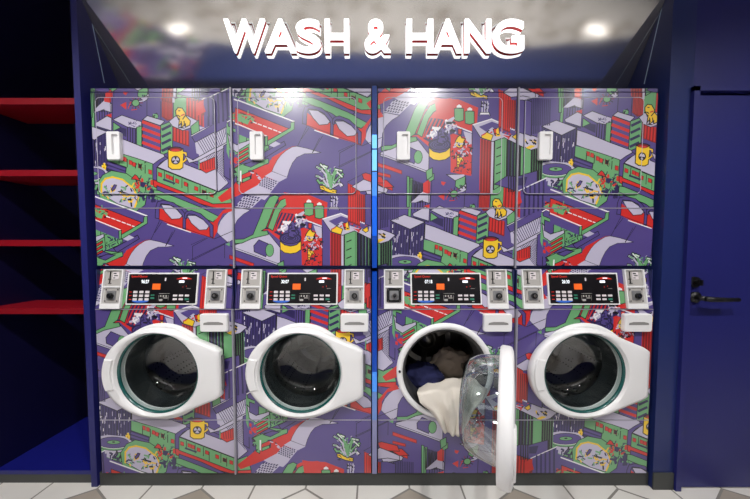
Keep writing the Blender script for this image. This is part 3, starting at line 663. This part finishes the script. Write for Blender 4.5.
def perforated():
    m = mat('perforated_drum', (118, 116, 112), 0.3, metal=1.0); nt = m.node_tree; b = nt.nodes['Principled BSDF']
    tc = nt.nodes.new('ShaderNodeTexCoord'); v = nt.nodes.new('ShaderNodeTexVoronoi'); v.inputs['Scale'].default_value = 42; v.inputs['Randomness'].default_value = .15
    cr = nt.nodes.new('ShaderNodeValToRGB'); cr.color_ramp.elements[0].position = .20; cr.color_ramp.elements[0].color = (.01, .01, .01, 1); cr.color_ramp.elements[1].position = .26; cr.color_ramp.elements[1].color = (.42, .41, .40, 1)
    nt.links.new(tc.outputs['Object'], v.inputs['Vector']); nt.links.new(v.outputs['Distance'], cr.inputs['Fac']); nt.links.new(cr.outputs['Color'], b.inputs['Base Color'])
    return m
PERF = perforated()
ORANGE = mat('orange_key', (236, 104, 36), .4, emit=(236, 90, 20), estr=.25); KEYW = mat('pale_key', (222, 214, 216), .4); KEYG = mat('green_key', (54, 128, 104), .4); KEYB = mat('blue_label', (60, 110, 210), .4)
REDL = mat('red_print', (214, 48, 36), .4); DIG = mat('lit_digits', (240, 245, 250), .4, emit=(230, 240, 250), estr=.6)
HINGE = mat('hinge_grey', (120, 120, 122), .35, metal=.6)
wl = ['printed washing machine beside the red shelves, its white porthole door shut', 'printed washing machine left of the blue strip, its white porthole door shut',
      'printed washing machine with its glass door swung open, laundry spilling out', 'rightmost printed washing machine next to the blue wall, its door shut']
ANG = math.radians(63); LOCKG = mat('lock_grey', (150, 150, 152), .35, metal=.5)
for i, (x0, x1) in enumerate(COLS):
    xm = (x0+x1)/2; ocx = xm+OR_
    t = thing('washing_machine', wl[i], 'washer', (xm, .35, .075), 'printed washing machines in the bottom row')
    g = .0025
    cab = MB(); a, b = x0+.002, x1-.002
    cab.box((a, -.02, ZWB), (a+.004, .68, ZWT)).box((b-.004, -.02, ZWB), (b, .68, ZWT)).box((a, -.018, ZWB), (b, .68, ZWB+.006)).box((a, .006, ZWT-.005), (b, .68, ZWT+.006)).box((a, .67, ZWB), (b, .68, ZWT))
    cab.build('cabinet', CABP, t)
    circ = [(ocx+HOLE_R*math.cos(2*math.pi*k/48), ZD+HOLE_R*math.sin(2*math.pi*k/48)) for k in range(48)]
    art_panel('front_panel', [(x0+g, z420+g), (x1-g, z420+g), (x1-g, z309-g), (x0+g, z309-g)], wf, t, (circ,), .01)
    art_panel('kick_panel', [(x0+g, ZWB), (x1-g, ZWB), (x1-g, z420-g), (x0+g, z420-g)], wf, t, (), .01)
    cpn = art_panel('control_panel', [(x0+g, z309+g*1.5), (x1-g, z309+g*1.5), (x1-g, ZWT), (x0+g, ZWT)], ctl, t, (), .01)
    MB().box((x0+g, -.032, z420-.0010), (x1-g, -.024, z420+.0012)).build('seam_highlight', RIM, t)  # pale strips here draw the highlights of the two seams
    MB().box((x0+g, -.032, z309-.0010), (x1-g, -.024, z309+.0012)).build('seam_highlight', RIM, t)
    # tub seat ring, gasket, drum
    def circ3(r, y, n=64, cx=ocx, sx=1.0): return [Vector((cx+r*sx*math.cos(2*math.pi*k/n), y, ZD+r*math.sin(2*math.pi*k/n))) for k in range(n)]
    sx = 1.0
    MB().loft([circ3(.238, -.031), circ3(.236, -.044), circ3(.226, -.050), circ3(.210, -.046), circ3(.206, -.02)]).build('seat_ring', WHITE, t, None, True)
    MB().loft([circ3(.208, -.044), circ3(.200, -.038), circ3(.192, -.01), circ3(.196, .03), circ3(.186, .05), circ3(.186, .07)]).build('door_gasket', RUBBER, t, None, True)
    MB().loft([circ3(.1865, .065), circ3(.245, .075), circ3(.245, .45)], True, 0, False, False).build('drum', PERF, t, None, True)
    back = MB().loft([circ3(.245, .445), circ3(.16, .43), circ3(.13, .44), circ3(.06, .42), circ3(.055, .40)], True, 0, False, True)
    for k in range(6):
        aa = 2*math.pi*k/6+.4
        p = [Vector((ocx+r*math.cos(aa+s), .425-.012*(abs(s) < .01), ZD+r*math.sin(aa+s))) for r, s in ((.07, -.25), (.22, -.07), (.23, 0), (.22, .07), (.07, .25))]
        back.add(p, [(0, 1, 2, 3, 4)])
    back.build('drum_back', STEEL, t, None, False)
    for k in range(3):
        aa = 2*math.pi*k/3+.6+i*.5; prof = []
        for y in (.09, .12, .40, .43):
            h = .012 if y in (.09, .43) else .05
            prof.append([Vector((ocx+r*math.cos(aa+s), y, ZD+r*math.sin(aa+s))) for r, s in ((.244, -.16), (.244-h, -.04), (.244-h, .04), (.244, .16))])
        MB().loft(prof, False).build('drum_lifter', STEEL, t, None, True)
    MB().loft([circ3(.05, .40), circ3(.03, .385)], True, 0, False, True).build('drum_hub', STEEL, t, None, True)
    # display
    dzt, dzb = zpx(274.2, .003), zpx(303, -.008)
    nrm = Vector((0, -(ZWT-z309), 0.03)).normalized()
    if nrm.y > 0: nrm = -nrm
    UP = Vector((0, ctl(1.0)-ctl(0.0), 1)).normalized()
    def CP(x, z, d): return Vector((x, ctl(z), z))+nrm*d
    dcx = xm+(-.012, -.004, 0, -.004)[i]; dw = .167
    def plate(x_0, x_1, z_0, z_1, d0, d1, name, m, par, r=.003, bev=0):
        return MB().prism(rrect(x_0, x_1, z_0, z_1, r, 3), lambda u, v, d: CP(u, v, d), d1, d0).build(name, m, par, t['_o'], False, bev)
    fr = plate(dcx-dw-.0065, dcx+dw+.0065, dzb-.0065, dzt+.0065, 0, .006, 'display_frame', WHITE, cpn)
    dp = plate(dcx-dw, dcx+dw, dzb, dzt, .004, .0075, 'display', BLACKP, cpn)
    DW, DH = 2*dw, dzt-dzb
    # positions are fractions of the display face, read off the photograph
    def item(fx0, fx1, fy0, fy1, m, d=.0095):
        return (dcx-dw+DW*fx0, dcx-dw+DW*fx1, dzt-DH*fy1, dzt-DH*fy0, m, d)
    dcount = 0
    def put(name, fx0, fx1, fy0, fy1, m, d=.0095):
        a_, b_, c_, d_, m_, dd = item(fx0, fx1, fy0, fy1, m, d)
        return MB().prism(rrect(a_, b_, c_, d_, min(.0015, (d_-c_)*.3), 2), lambda u, v, dpt: CP(u, v, dpt), dd, .0070).build(name, m_, fr, t['_o'])
    # (all pieces of the display face are its children through the frame)
    def textpiece(s, fx0, fx1, fy0, fy1, m, name):
        vs, fs = text_mesh(s, 0.012)
        xa = min(v.x for v in vs); xb = max(v.x for v in vs); za = min(v.y for v in vs); zb_ = max(v.y for v in vs)
        mb = MB(); X_0 = dcx-dw+DW*fx0; X_1 = dcx-dw+DW*fx1; Z_1 = dzt-DH*fy0; Z_0 = dzt-DH*fy1
        mb.add([CP(X_0+(v.x-xa)/(xb-xa)*(X_1-X_0), Z_0+(v.y-za)/(zb_-za)*(Z_1-Z_0), .0085 if v.z > 0 else .0072) for v in vs], fs)
        return mb.build(name, m, fr, t['_o'])
    textpiece('Speed Queen', .035, .27, .045, .14, REDL, 'brand_text')
    textpiece(['96:27', '30:07', '07:18', '26:30'][i], .19, .30, .20, .32, DIG, 'digit_display')
    put('selected_key', .36, .475, .33, .53, ORANGE)
    for r_ in range(3):
        for c_ in range(3): put('button', .088+c_*.087, .146+c_*.087, .575+r_*.125, .655+r_*.125, KEYW)
        put('button_caption', .025, .065, .60+r_*.125, .625+r_*.125, REDL, .0078)
    MB().prism([(dcx-dw+DW*(.20+.125*math.cos(math.radians(180+180*k/10))), dzt-DH*(.945 if k in (0, 10) else .945+.0)+(-.000)-.011*math.sin(math.radians(180*k/10))+.006) for k in range(11)], lambda u, v, dd: CP(u, v, dd), .0085, .007).build('blue_label', KEYB, fr, t['_o'])
    put('green_button', .345, .40, .70, .74, KEYG); put('green_button', .345, .40, .79, .85, KEYG)
    # printed programme chart outline in the middle
    for a_ in ((.46, .62, .66, .67), (.46, .465, .72, .90), (.60, .605, .72, .90), (.48, .50, .72, .78), (.52, .54, .72, .78), (.56, .58, .72, .78), (.47, .52, .85, .92), (.53, .59, .80, .83)): put('chart_mark', *a_, GREYP, .0078)
    MB().prism([(dcx-dw+DW*(.70+.23*s), dzt-DH*(.17-.075*math.sin(math.pi*s)*.9 if up else .18)) for s, up in [(k/10, True) for k in range(11)]+[(1, False), (0, False)]], lambda u, v, dd: CP(u, v, dd), .0085, .007).build('red_banner', REDL, fr, t['_o'])
    put('banner_text', .79, .86, .125, .155, DIG, .0092); put('small_display', .745, .82, .22, .30, DIG); put('chart_mark', .80, .81, .42, .46, REDL, .0078); put('chart_mark', .85, .86, .40, .44, REDL, .0078); put('chart_mark', .86, .92, .49, .50, GREYP, .0078); put('logo', .53, .55, .13, .24, KEYW, .0078)
    for r_ in range(2):
        for c_ in range(3): put('button', .672+c_*.087, .732+c_*.087, .70+r_*.125, .765+r_*.125, KEYG if (r_, c_) == (1, 2) else KEYW)
    put('button_caption', .875, .91, .93, .95, KEYW, .0078)
    # coin boxes
    for side in (0, 1):
        cx0 = x0+.032 if side == 0 else x1-.134; cx1 = cx0+.098
        zt_, zm1, zm0, zb_ = zpx(269.3, .005), zpx(285.8, -.005), zpx(287.2, -.005), zpx(308, -.015)
        hb = MB(); yf = lambda z: ctl(z)-.012
        w_ = .006
        def wallbox(xa, xb, za, zb2, mbx=hb):
            mbx.add([(xa, ctl(za)+.002, za), (xb, ctl(za)+.002, za), (xb, ctl(zb2)+.002, zb2), (xa, ctl(zb2)+.002, zb2), (xa, yf(za), za), (xb, yf(za), za), (xb, yf(zb2), zb2), (xa, yf(zb2), zb2)],
                  [(0,1,2,3),(4,7,6,5),(0,4,5,1),(1,5,6,2),(2,6,7,3),(3,7,4,0)])
        wallbox(cx0, cx0+w_, zb_, zt_); wallbox(cx1-w_, cx1, zb_, zt_); wallbox(cx0+w_, cx1-w_, zt_-.004, zt_); wallbox(cx0+w_, cx1-w_, zm0, zm1); wallbox(cx0+w_, cx1-w_, zb_, zb_+.022)
        cb = hb.build('coin_box', WHITE, t)
        def plt(xa, xb, za, zb2, d, m, nm): 
            return MB().prism([(xa, za), (xb, za), (xb, zb2), (xa, zb2)], lambda u, v, dd: CP(u, v, dd), d, .0).build(nm, m, cb, t['_o'])
        plt(cx0+w_, cx1-w_, zm1, zt_-.004, .004, GREYP, 'slot_plate'); plt(cx0+w_, cx1-w_, zb_+.022, zm0, .003, mat('coin_tray_white', (206, 203, 200), .4), 'lock_bay')
        sxm = cx0+.030
        plt(sxm-.0025, sxm+.0025, zm1+.012, zt_-.012, .0055, BLACKM, 'coin_slot')
        plt(sxm-.008, sxm+.005, zm1+.030, zm1+.034, .0065, BLACKM, 'coin_slot'); plt(sxm-.006, sxm+.009, zm1+.010, zm1+.013, .0065, BLACKM, 'coin_slot')
        plt(sxm+.012, sxm+.042, zt_-.05, zt_-.014, .0055, KEYW, 'price_label')
        plt(sxm+.016, sxm+.030, zt_-.024, zt_-.019, .0062, BLACKM, 'price_mark'); plt(sxm+.020, sxm+.038, zt_-.034, zt_-.030, .0062, BLACKM, 'price_mark'); plt(sxm+.016, sxm+.026, zt_-.045, zt_-.041, .0062, BLACKM, 'price_mark')
        lx = (cx0+cx1)/2; lz = (zb_+.022+zm0)/2
        dark = (i == 2 and side == 0)
        lpb = MB().prism(rrect(lx-.036, lx+.036, lz-.034, lz+.034, .008, 3), lambda u, v, dd: CP(u, v, dd), .007, .0).build('lock_plate', BLACKM if dark else GREYP, cb, t['_o'])
        MB().prism(rrect(lx-.022, lx+.022, lz-.022, lz+.022, .004, 3), lambda u, v, dd: CP(u, v, dd), .011, .006).build('lock_block', LOCKG, cb, t['_o'])
        MB().tube([CP(lx+.002, lz-.002, .010), CP(lx+.002, lz-.002, .022)], .0135, 20).build('lock_barrel', BLACKM if not dark else CHROME, cb, t['_o'], False)
        MB().tube([CP(lx+.002, lz-.002, .0215), CP(lx+.002, lz-.002, .0235)], .008, 16).build('lock_core', CHROME if not dark else BLACKM, cb, t['_o'], False)
        for sx_ in (-1, 1):
            for sz_ in (-1, 1): MB().tube([CP(lx+sx_*.029, lz+sz_*.027, .006), CP(lx+sx_*.029, lz+sz_*.027, .009)], .003, 8).build('screw', CHROME if dark else BLACKM, cb, t['_o'])
    # detergent drawer
    qx0, qx1 = x1-(.152, .150, .158, .158)[i], x1-(.018, .014, .022, .024)[i]; qz1, qz0 = zpx(314, -.035), zpx(331.7, -.035)
    rr_ = rrect(qx0, qx1, qz0, qz1, .009, 4); ccx, ccz = (qx0+qx1)/2, (qz0+qz1)/2
    dd_ = MB().loft([[Vector((a_, -.029, b_)) for a_, b_ in rr_], [Vector((a_, -.046, b_)) for a_, b_ in rr_], [Vector((ccx+(a_-ccx)*.95, -.051, ccz+(b_-ccz)*.93)) for a_, b_ in rr_]], True, 0, False, True).build('detergent_drawer', WHITE, t, None, False)
    gr = [(ccx-.048, ccz-.008), (ccx+.048, ccz-.008), (ccx+.046, ccz+.001), (ccx+.025, ccz+.006), (ccx-.025, ccz+.006), (ccx-.046, ccz+.001)]
    MB().prism(gr, lambda u, v, d: Vector((u, d, v)), -.0522, -.050).build('grip_slot', mat('grip_shadow_grey', (140, 138, 136), .5), dd_, t['_o'])
    # door
    hx = xm+HX+(-.009, -.002, -.048, -.012)[i]; hy = (-.035, -.035, -.088, -.035)[i]
    th = ANG if i == 2 else 0.0
    U = Vector((-math.cos(th), -math.sin(th), 0)); Wn = Vector((math.sin(th), -math.cos(th), 0))
    def dl_(u, v, w): return Vector((hx, hy, ZD+(.016 if i == 2 else 0)))+U*u+Vector((0, 0, v))+Wn*w
    c0 = (HX-OR_, 0.0); n = 72
    out = polar(DO, c0, n)
    def sc_(f): return [(c0[0]+(u-c0[0])*f, v*f) for u, v in out]
    def cr_(r): return [(c0[0]+r*math.cos(2*math.pi*k/n), r*math.sin(2*math.pi*k/n)) for k in range(n)]
    def lay(pts, w): return [dl_(u, v, w) for u, v in pts]
    dm = MB().loft([lay(cr_(.186), -.004), lay(sc_(.97), -.004), lay(out, .004), lay(out, .028), lay(sc_(.985), .037), lay(sc_(.93), .042), lay(cr_(.204), .040), lay(cr_(.194), .026), lay(cr_(.186), .0), lay(cr_(.186), -.004)]).build('door', WHITE, t, None, True)
    m_ = dm.modifiers.new('es', 'EDGE_SPLIT'); m_.split_angle = math.radians(50)
    bowl = MB().loft([lay(cr_(.188), .018), lay(cr_(.184), -.02), lay(cr_(.176), -.07), lay(cr_(.166), -.105), lay(cr_(.14), -.125), lay(cr_(.08), -.135), lay(cr_(.001), -.137)], True, 0)
    bowl.build('door_glass', GLASSO if i == 2 else GLASS, dm, t['_o'], True)
    MB().loft([lay(cr_(.1945), .026), lay(cr_(.1945), .029), lay(cr_(.190), .027), lay(cr_(.188), .016)]).build('door_seal', TEAL, dm, t['_o'], True)
    # handle set into the free edge
    ha = MB(); R0, R1 = .212, .252
    prof0 = [(c0[0]+R0*math.cos(math.radians(a_)), R0*math.sin(math.radians(a_))) for a_ in range(-20, 21, 4)]; prof1 = [(c0[0]+R1*math.cos(math.radians(a_)), .90*R1*math.sin(math.radians(a_))) for a_ in range(20, -21, -4)]
    ol = prof0+prof1; mx_ = (sum(p[0] for p in ol)/len(ol), sum(p[1] for p in ol)/len(ol))
    ha.loft([lay(ol, .038), lay(ol, .044), lay([(mx_[0]+(u-mx_[0])*.9, v*.96) for u, v in ol], .047)], True, 0, False, True).build('door_handle', WHITE, dm, t['_o'], False)
    hg = MB().tube([dl_(-.001, -.085, .012), dl_(-.001, .085, .012)], .009, 12)
    if i == 2:
        for vz in (-.06, .06): hg.box((hx-.012, hy+.0, ZD+vz-.02), (hx+.012, -.028, ZD+vz+.02))
    hg.build('hinge', HINGE, dm, t['_o'], False)
    if i == 2:
        MB().tube([Vector((ocx-.224, -.049, ZD+.005)), Vector((ocx-.224, -.054, ZD+.005))], .006, 12).build('latch_hole', BLACKM, t)
    t.location.y += .010
# ---------------------------------------------------------------- laundry
def cloth(name, rows, m, label, seed, org, fold=.012, fr=9.0, sub=1, thick=.006):
    """rows: list of polylines (each a list of 3-D points) lofted with folds"""
    def resample(pl, n):
        L = [0]
        for a, b in zip(pl, pl[1:]): L.append(L[-1]+(b-a).length)
        out = []
        for k in range(n):
            s = L[-1]*k/(n-1); j = 0
            while j < len(pl)-2 and L[j+1] < s: j += 1
            f_ = (s-L[j])/max(1e-9, L[j+1]-L[j]); out.append(pl[j].lerp(pl[j+1], min(1, f_)))
        return out
    n = 44; rr = [resample([Vector(p) for p in r_], n) for r_ in rows]
    cols_ = []
    M = 40
    for k in range(n):
        cols_.append(resample([r_[k] for r_ in rr], M))
    mb = MB(); V = []
    for j in range(M):
        for k in range(n):
            p = cols_[k][j]
            q = Vector((k*.05*fr/9+seed, j*.028, seed*1.7))
            dn = noise.noise(q*2.6)+.5*noise.noise(q*6.0)+.5*math.sin(k*fr*.045+3*noise.noise(Vector((j*.03, seed, 0))))
            V.append(p+Vector((.3*noise.noise(q*3+Vector((5, 0, 0))), -1, .35*noise.noise(q*3)))*dn*fold)
    fs = [(j*n+k, j*n+k+1, (j+1)*n+k+1, (j+1)*n+k) for j in range(M-1) for k in range(n-1)]
    mb.add(V, fs); o = mb.build(name, m, None, org, True)
    s = o.modifiers.new('s', 'SOLIDIFY'); s.thickness = thick; s.offset = 0
    tag(o, *label); return o
w3 = COLS[2]; ox = (w3[0]+w3[1])/2+OR_
def q3(px, py, Y): return at(px, py, Y+.010)
WC = mat('white_cotton', (226, 218, 206), .9, bump=.3, bscale=200, noise_amt=.04); NV = mat('navy_cotton', (26, 30, 76), .9, bump=.3, noise_amt=.2); BG = mat('grey_brown_cotton', (196, 178, 162), .9, bump=.3, noise_amt=.1)
cloth('white_garment', [
    [q3(420, 392, .16), q3(440, 384, .17), q3(462, 378, .18), q3(482, 380, .17)],
    [q3(419, 388, .03), q3(436, 383, .03), q3(452, 379, .03), q3(468, 377, .03), q3(486, 384, .03)],
    [q3(417, 393, -.05), q3(434, 391, -.06), q3(452, 390, -.06), q3(470, 385, -.06), q3(487, 389, -.055)],
    [q3(420, 403, -.072), q3(436, 402, -.075), q3(452, 400, -.08), q3(470, 398, -.08), q3(483, 398, -.07)],
    [q3(430, 411, -.075), q3(440, 412, -.08), q3(452, 411, -.09), q3(466, 408, -.085), q3(475, 408, -.075)],
    [q3(437, 420, -.07), q3(444, 422, -.08), q3(453, 422, -.09), q3(463, 418, -.085), q3(469, 418, -.075)],
    [q3(443, 430, -.065), q3(447, 433, -.07), q3(453, 435, -.075), q3(459, 434, -.07), q3(463, 432, -.065)]],
    WC, ('white garment spilling out of the open washing machine over its rim', 'clothing', 'laundry in the open machine'), 1.3, tuple(q3(450, 400, -.05)), .017, 10)
def pile(name, pts, m, label, seed, fold):
    """crumpled closed heap: a lumpy ellipsoid through centre and radii"""
    (cx, cy, cz), (rx, ry, rz) = pts
    mb = MB(); n1, n2 = 48, 28; V = []
    for a in range(n2+1):
        for b in range(n1):
            th = math.pi*a/n2; ph = 2*math.pi*b/n1
            d = Vector((math.sin(th)*math.cos(ph), math.sin(th)*math.sin(ph), math.cos(th)))
            q = d*1.6+Vector((seed, 0, 0)); r = 1+fold*(noise.noise(q*1.5)+.7*(1-2*abs(noise.noise(q*2.5)))+.25*noise.noise(q*8))
            V.append(Vector((cx+d.x*rx*r, cy+d.y*ry*r, cz+d.z*rz*r)))
    mb.add(V, [(a*n1+b, a*n1+(b+1) % n1, (a+1)*n1+(b+1) % n1, (a+1)*n1+b) for a in range(n2) for b in range(n1)])
    o = mb.build(name, m, None, (cx, cy, cz-rz), True); tag(o, *label); return o
pc = q3(424, 381, .10); pile('navy_garment', ((pc.x, .17, pc.z-.015), (.11, .085, .075)), NV, ('dark navy garment bunched in the drum of the open washing machine', 'clothing', 'laundry in the open machine'), 3.1, .22)
pc = q3(458, 372, .2); pile('grey_brown_garment', ((pc.x+.0, .33, pc.z-.015), (.12, .08, .09)), BG, ('grey brown garment at the back of the open drum', 'clothing', 'laundry in the open machine'), 8.4, .28)
# ---------------------------------------------------------------- counters behind the camera, seen in the glossy panel
CTOP = mat('counter_blue', (56, 74, 140), .35, noise_amt=.06)
def slab(pts, z0, z1, name, m, par): return MB().prism(pts, lambda u, v, d: Vector((u, v, d)), z1, z0).build(name, m, par, None)
t = thing('folding_counter', 'long dark blue counter opposite the machines, mirrored low in the glossy panel', 'counter', (.6, -2.4, 0))
slab([(-2.35, -1.95), (4.2, -1.95), (5.0, -3.35), (3.7, -2.98), (2.0, -2.68), (.2, -2.55), (-1.4, -2.65), (-2.35, -2.85)], .91, .95, 'counter_top', CTOP, t)
slab([(-2.3, -2.0), (4.1, -2.0), (4.8, -3.2), (3.7, -2.9), (2.0, -2.62), (.2, -2.5), (-1.4, -2.6), (-2.3, -2.8)], 0, .91, 'counter_base', BLUE, t)
t = thing('printed_counter', 'counter covered in red, green and purple print, mirrored at left of the glossy panel', 'counter', (-3.4, -2.6, 0))
ko = [(-2.37, -1.95), (-2.37, -2.86), (-3.0, -3.1), (-3.9, -3.7), (-5.0, -4.6), (-5.0, -1.95)]
vs, fs, cs = art_mesh([(x*.42, y*.42+.2) for x, y in ko])
mb = MB(); mb.raw = True; mb.v = [Vector((a/.42, (b-.2)/.42, .951)) for a, b in vs]; mb.f = fs; mb.m = cs; mb.build('printed_top', [ART[k] for k in ARTK], t)
slab(ko, 0, .9505, 'counter_base', BLUE, t)
# ---------------------------------------------------------------- light
def spot(x, y, z, e, size, tgt, r=.05, col=(1, .985, .965), blend=.6):
    l = bpy.data.lights.new('ceiling_or_added_spot', 'SPOT'); l.energy = e; l.spot_size = math.radians(size); l.spot_blend = blend; l.shadow_soft_size = r; l.color = col
    o = bpy.data.objects.new('ceiling_or_added_spot', l); C.objects.link(o); o.location = (x, y, z)
    o.rotation_euler = (Vector(tgt)-Vector((x, y, z))).to_track_quat('-Z', 'Y').to_euler()
for x in (-1.95, -.88, .54, 2.2): spot(x, -1.5, 2.9, 105, 120, (x, -1.0, 0))
for x in (-4.5, -1.5, 1.5, 4.5):
    for y in (-4.8, -7.2): spot(x, y, 2.9, 270, 110, (x, y-.1, 0))  # added unseen spots, brightening the floor mirrored in the panel
spot(-3.5, -2.9, 2.9, 260, 75, (-3.5, -2.9, 0))  # added spot to brighten the printed counter's reflection
for px in (178, 597):
    d = ray(px, 30); p = hit(px, 30, PN0, PNRM); rf = d-2*d.dot(PNRM)*PNRM; g_ = p+rf*(-p.z/rf.z)
    spot(g_.x, g_.y, 2.9, 2500, 13, (g_.x, g_.y, 0), .03, blend=.8)  # added narrow spots; their floor pools give the panel its two glares
l = bpy.data.lights.new('fill_light', 'AREA'); l.shape = 'RECTANGLE'; l.size = 4.5; l.size_y = 1.2; l.energy = 30; l.color = (1, .98, .96)  # soft fill added to lift the white fronts, not a known lamp
o = bpy.data.objects.new('fill_light', l); C.objects.link(o); o.location = (0, -3.4, 2.9); o.rotation_euler = (math.radians(20), 0, 0)
w = bpy.data.worlds.new('world'); sc.world = w; w.use_nodes = True; w.node_tree.nodes['Background'].inputs[0].default_value = (.02, .022, .03, 1); w.node_tree.nodes['Background'].inputs[1].default_value = .5
# ---------------------------------------------------------------- camera
cam = bpy.data.cameras.new('camera'); co = bpy.data.objects.new('camera', cam); C.objects.link(co); sc.camera = co
cam.sensor_fit = 'HORIZONTAL'; cam.sensor_width = 36; cam.lens = 36*F/750
cam.shift_x = (375-X0)/750; cam.shift_y = (Y0-249.5)/750; cam.clip_start = .02
co.location = (0, -D, ZC); co.rotation_euler = (math.pi/2-PITCH, 0, 0)
sc.view_settings.view_transform = 'Standard'; sc.view_settings.look = 'None'; sc.view_settings.gamma = 1; sc.view_settings.exposure = 0.08; sc.view_settings.use_curve_mapping = False
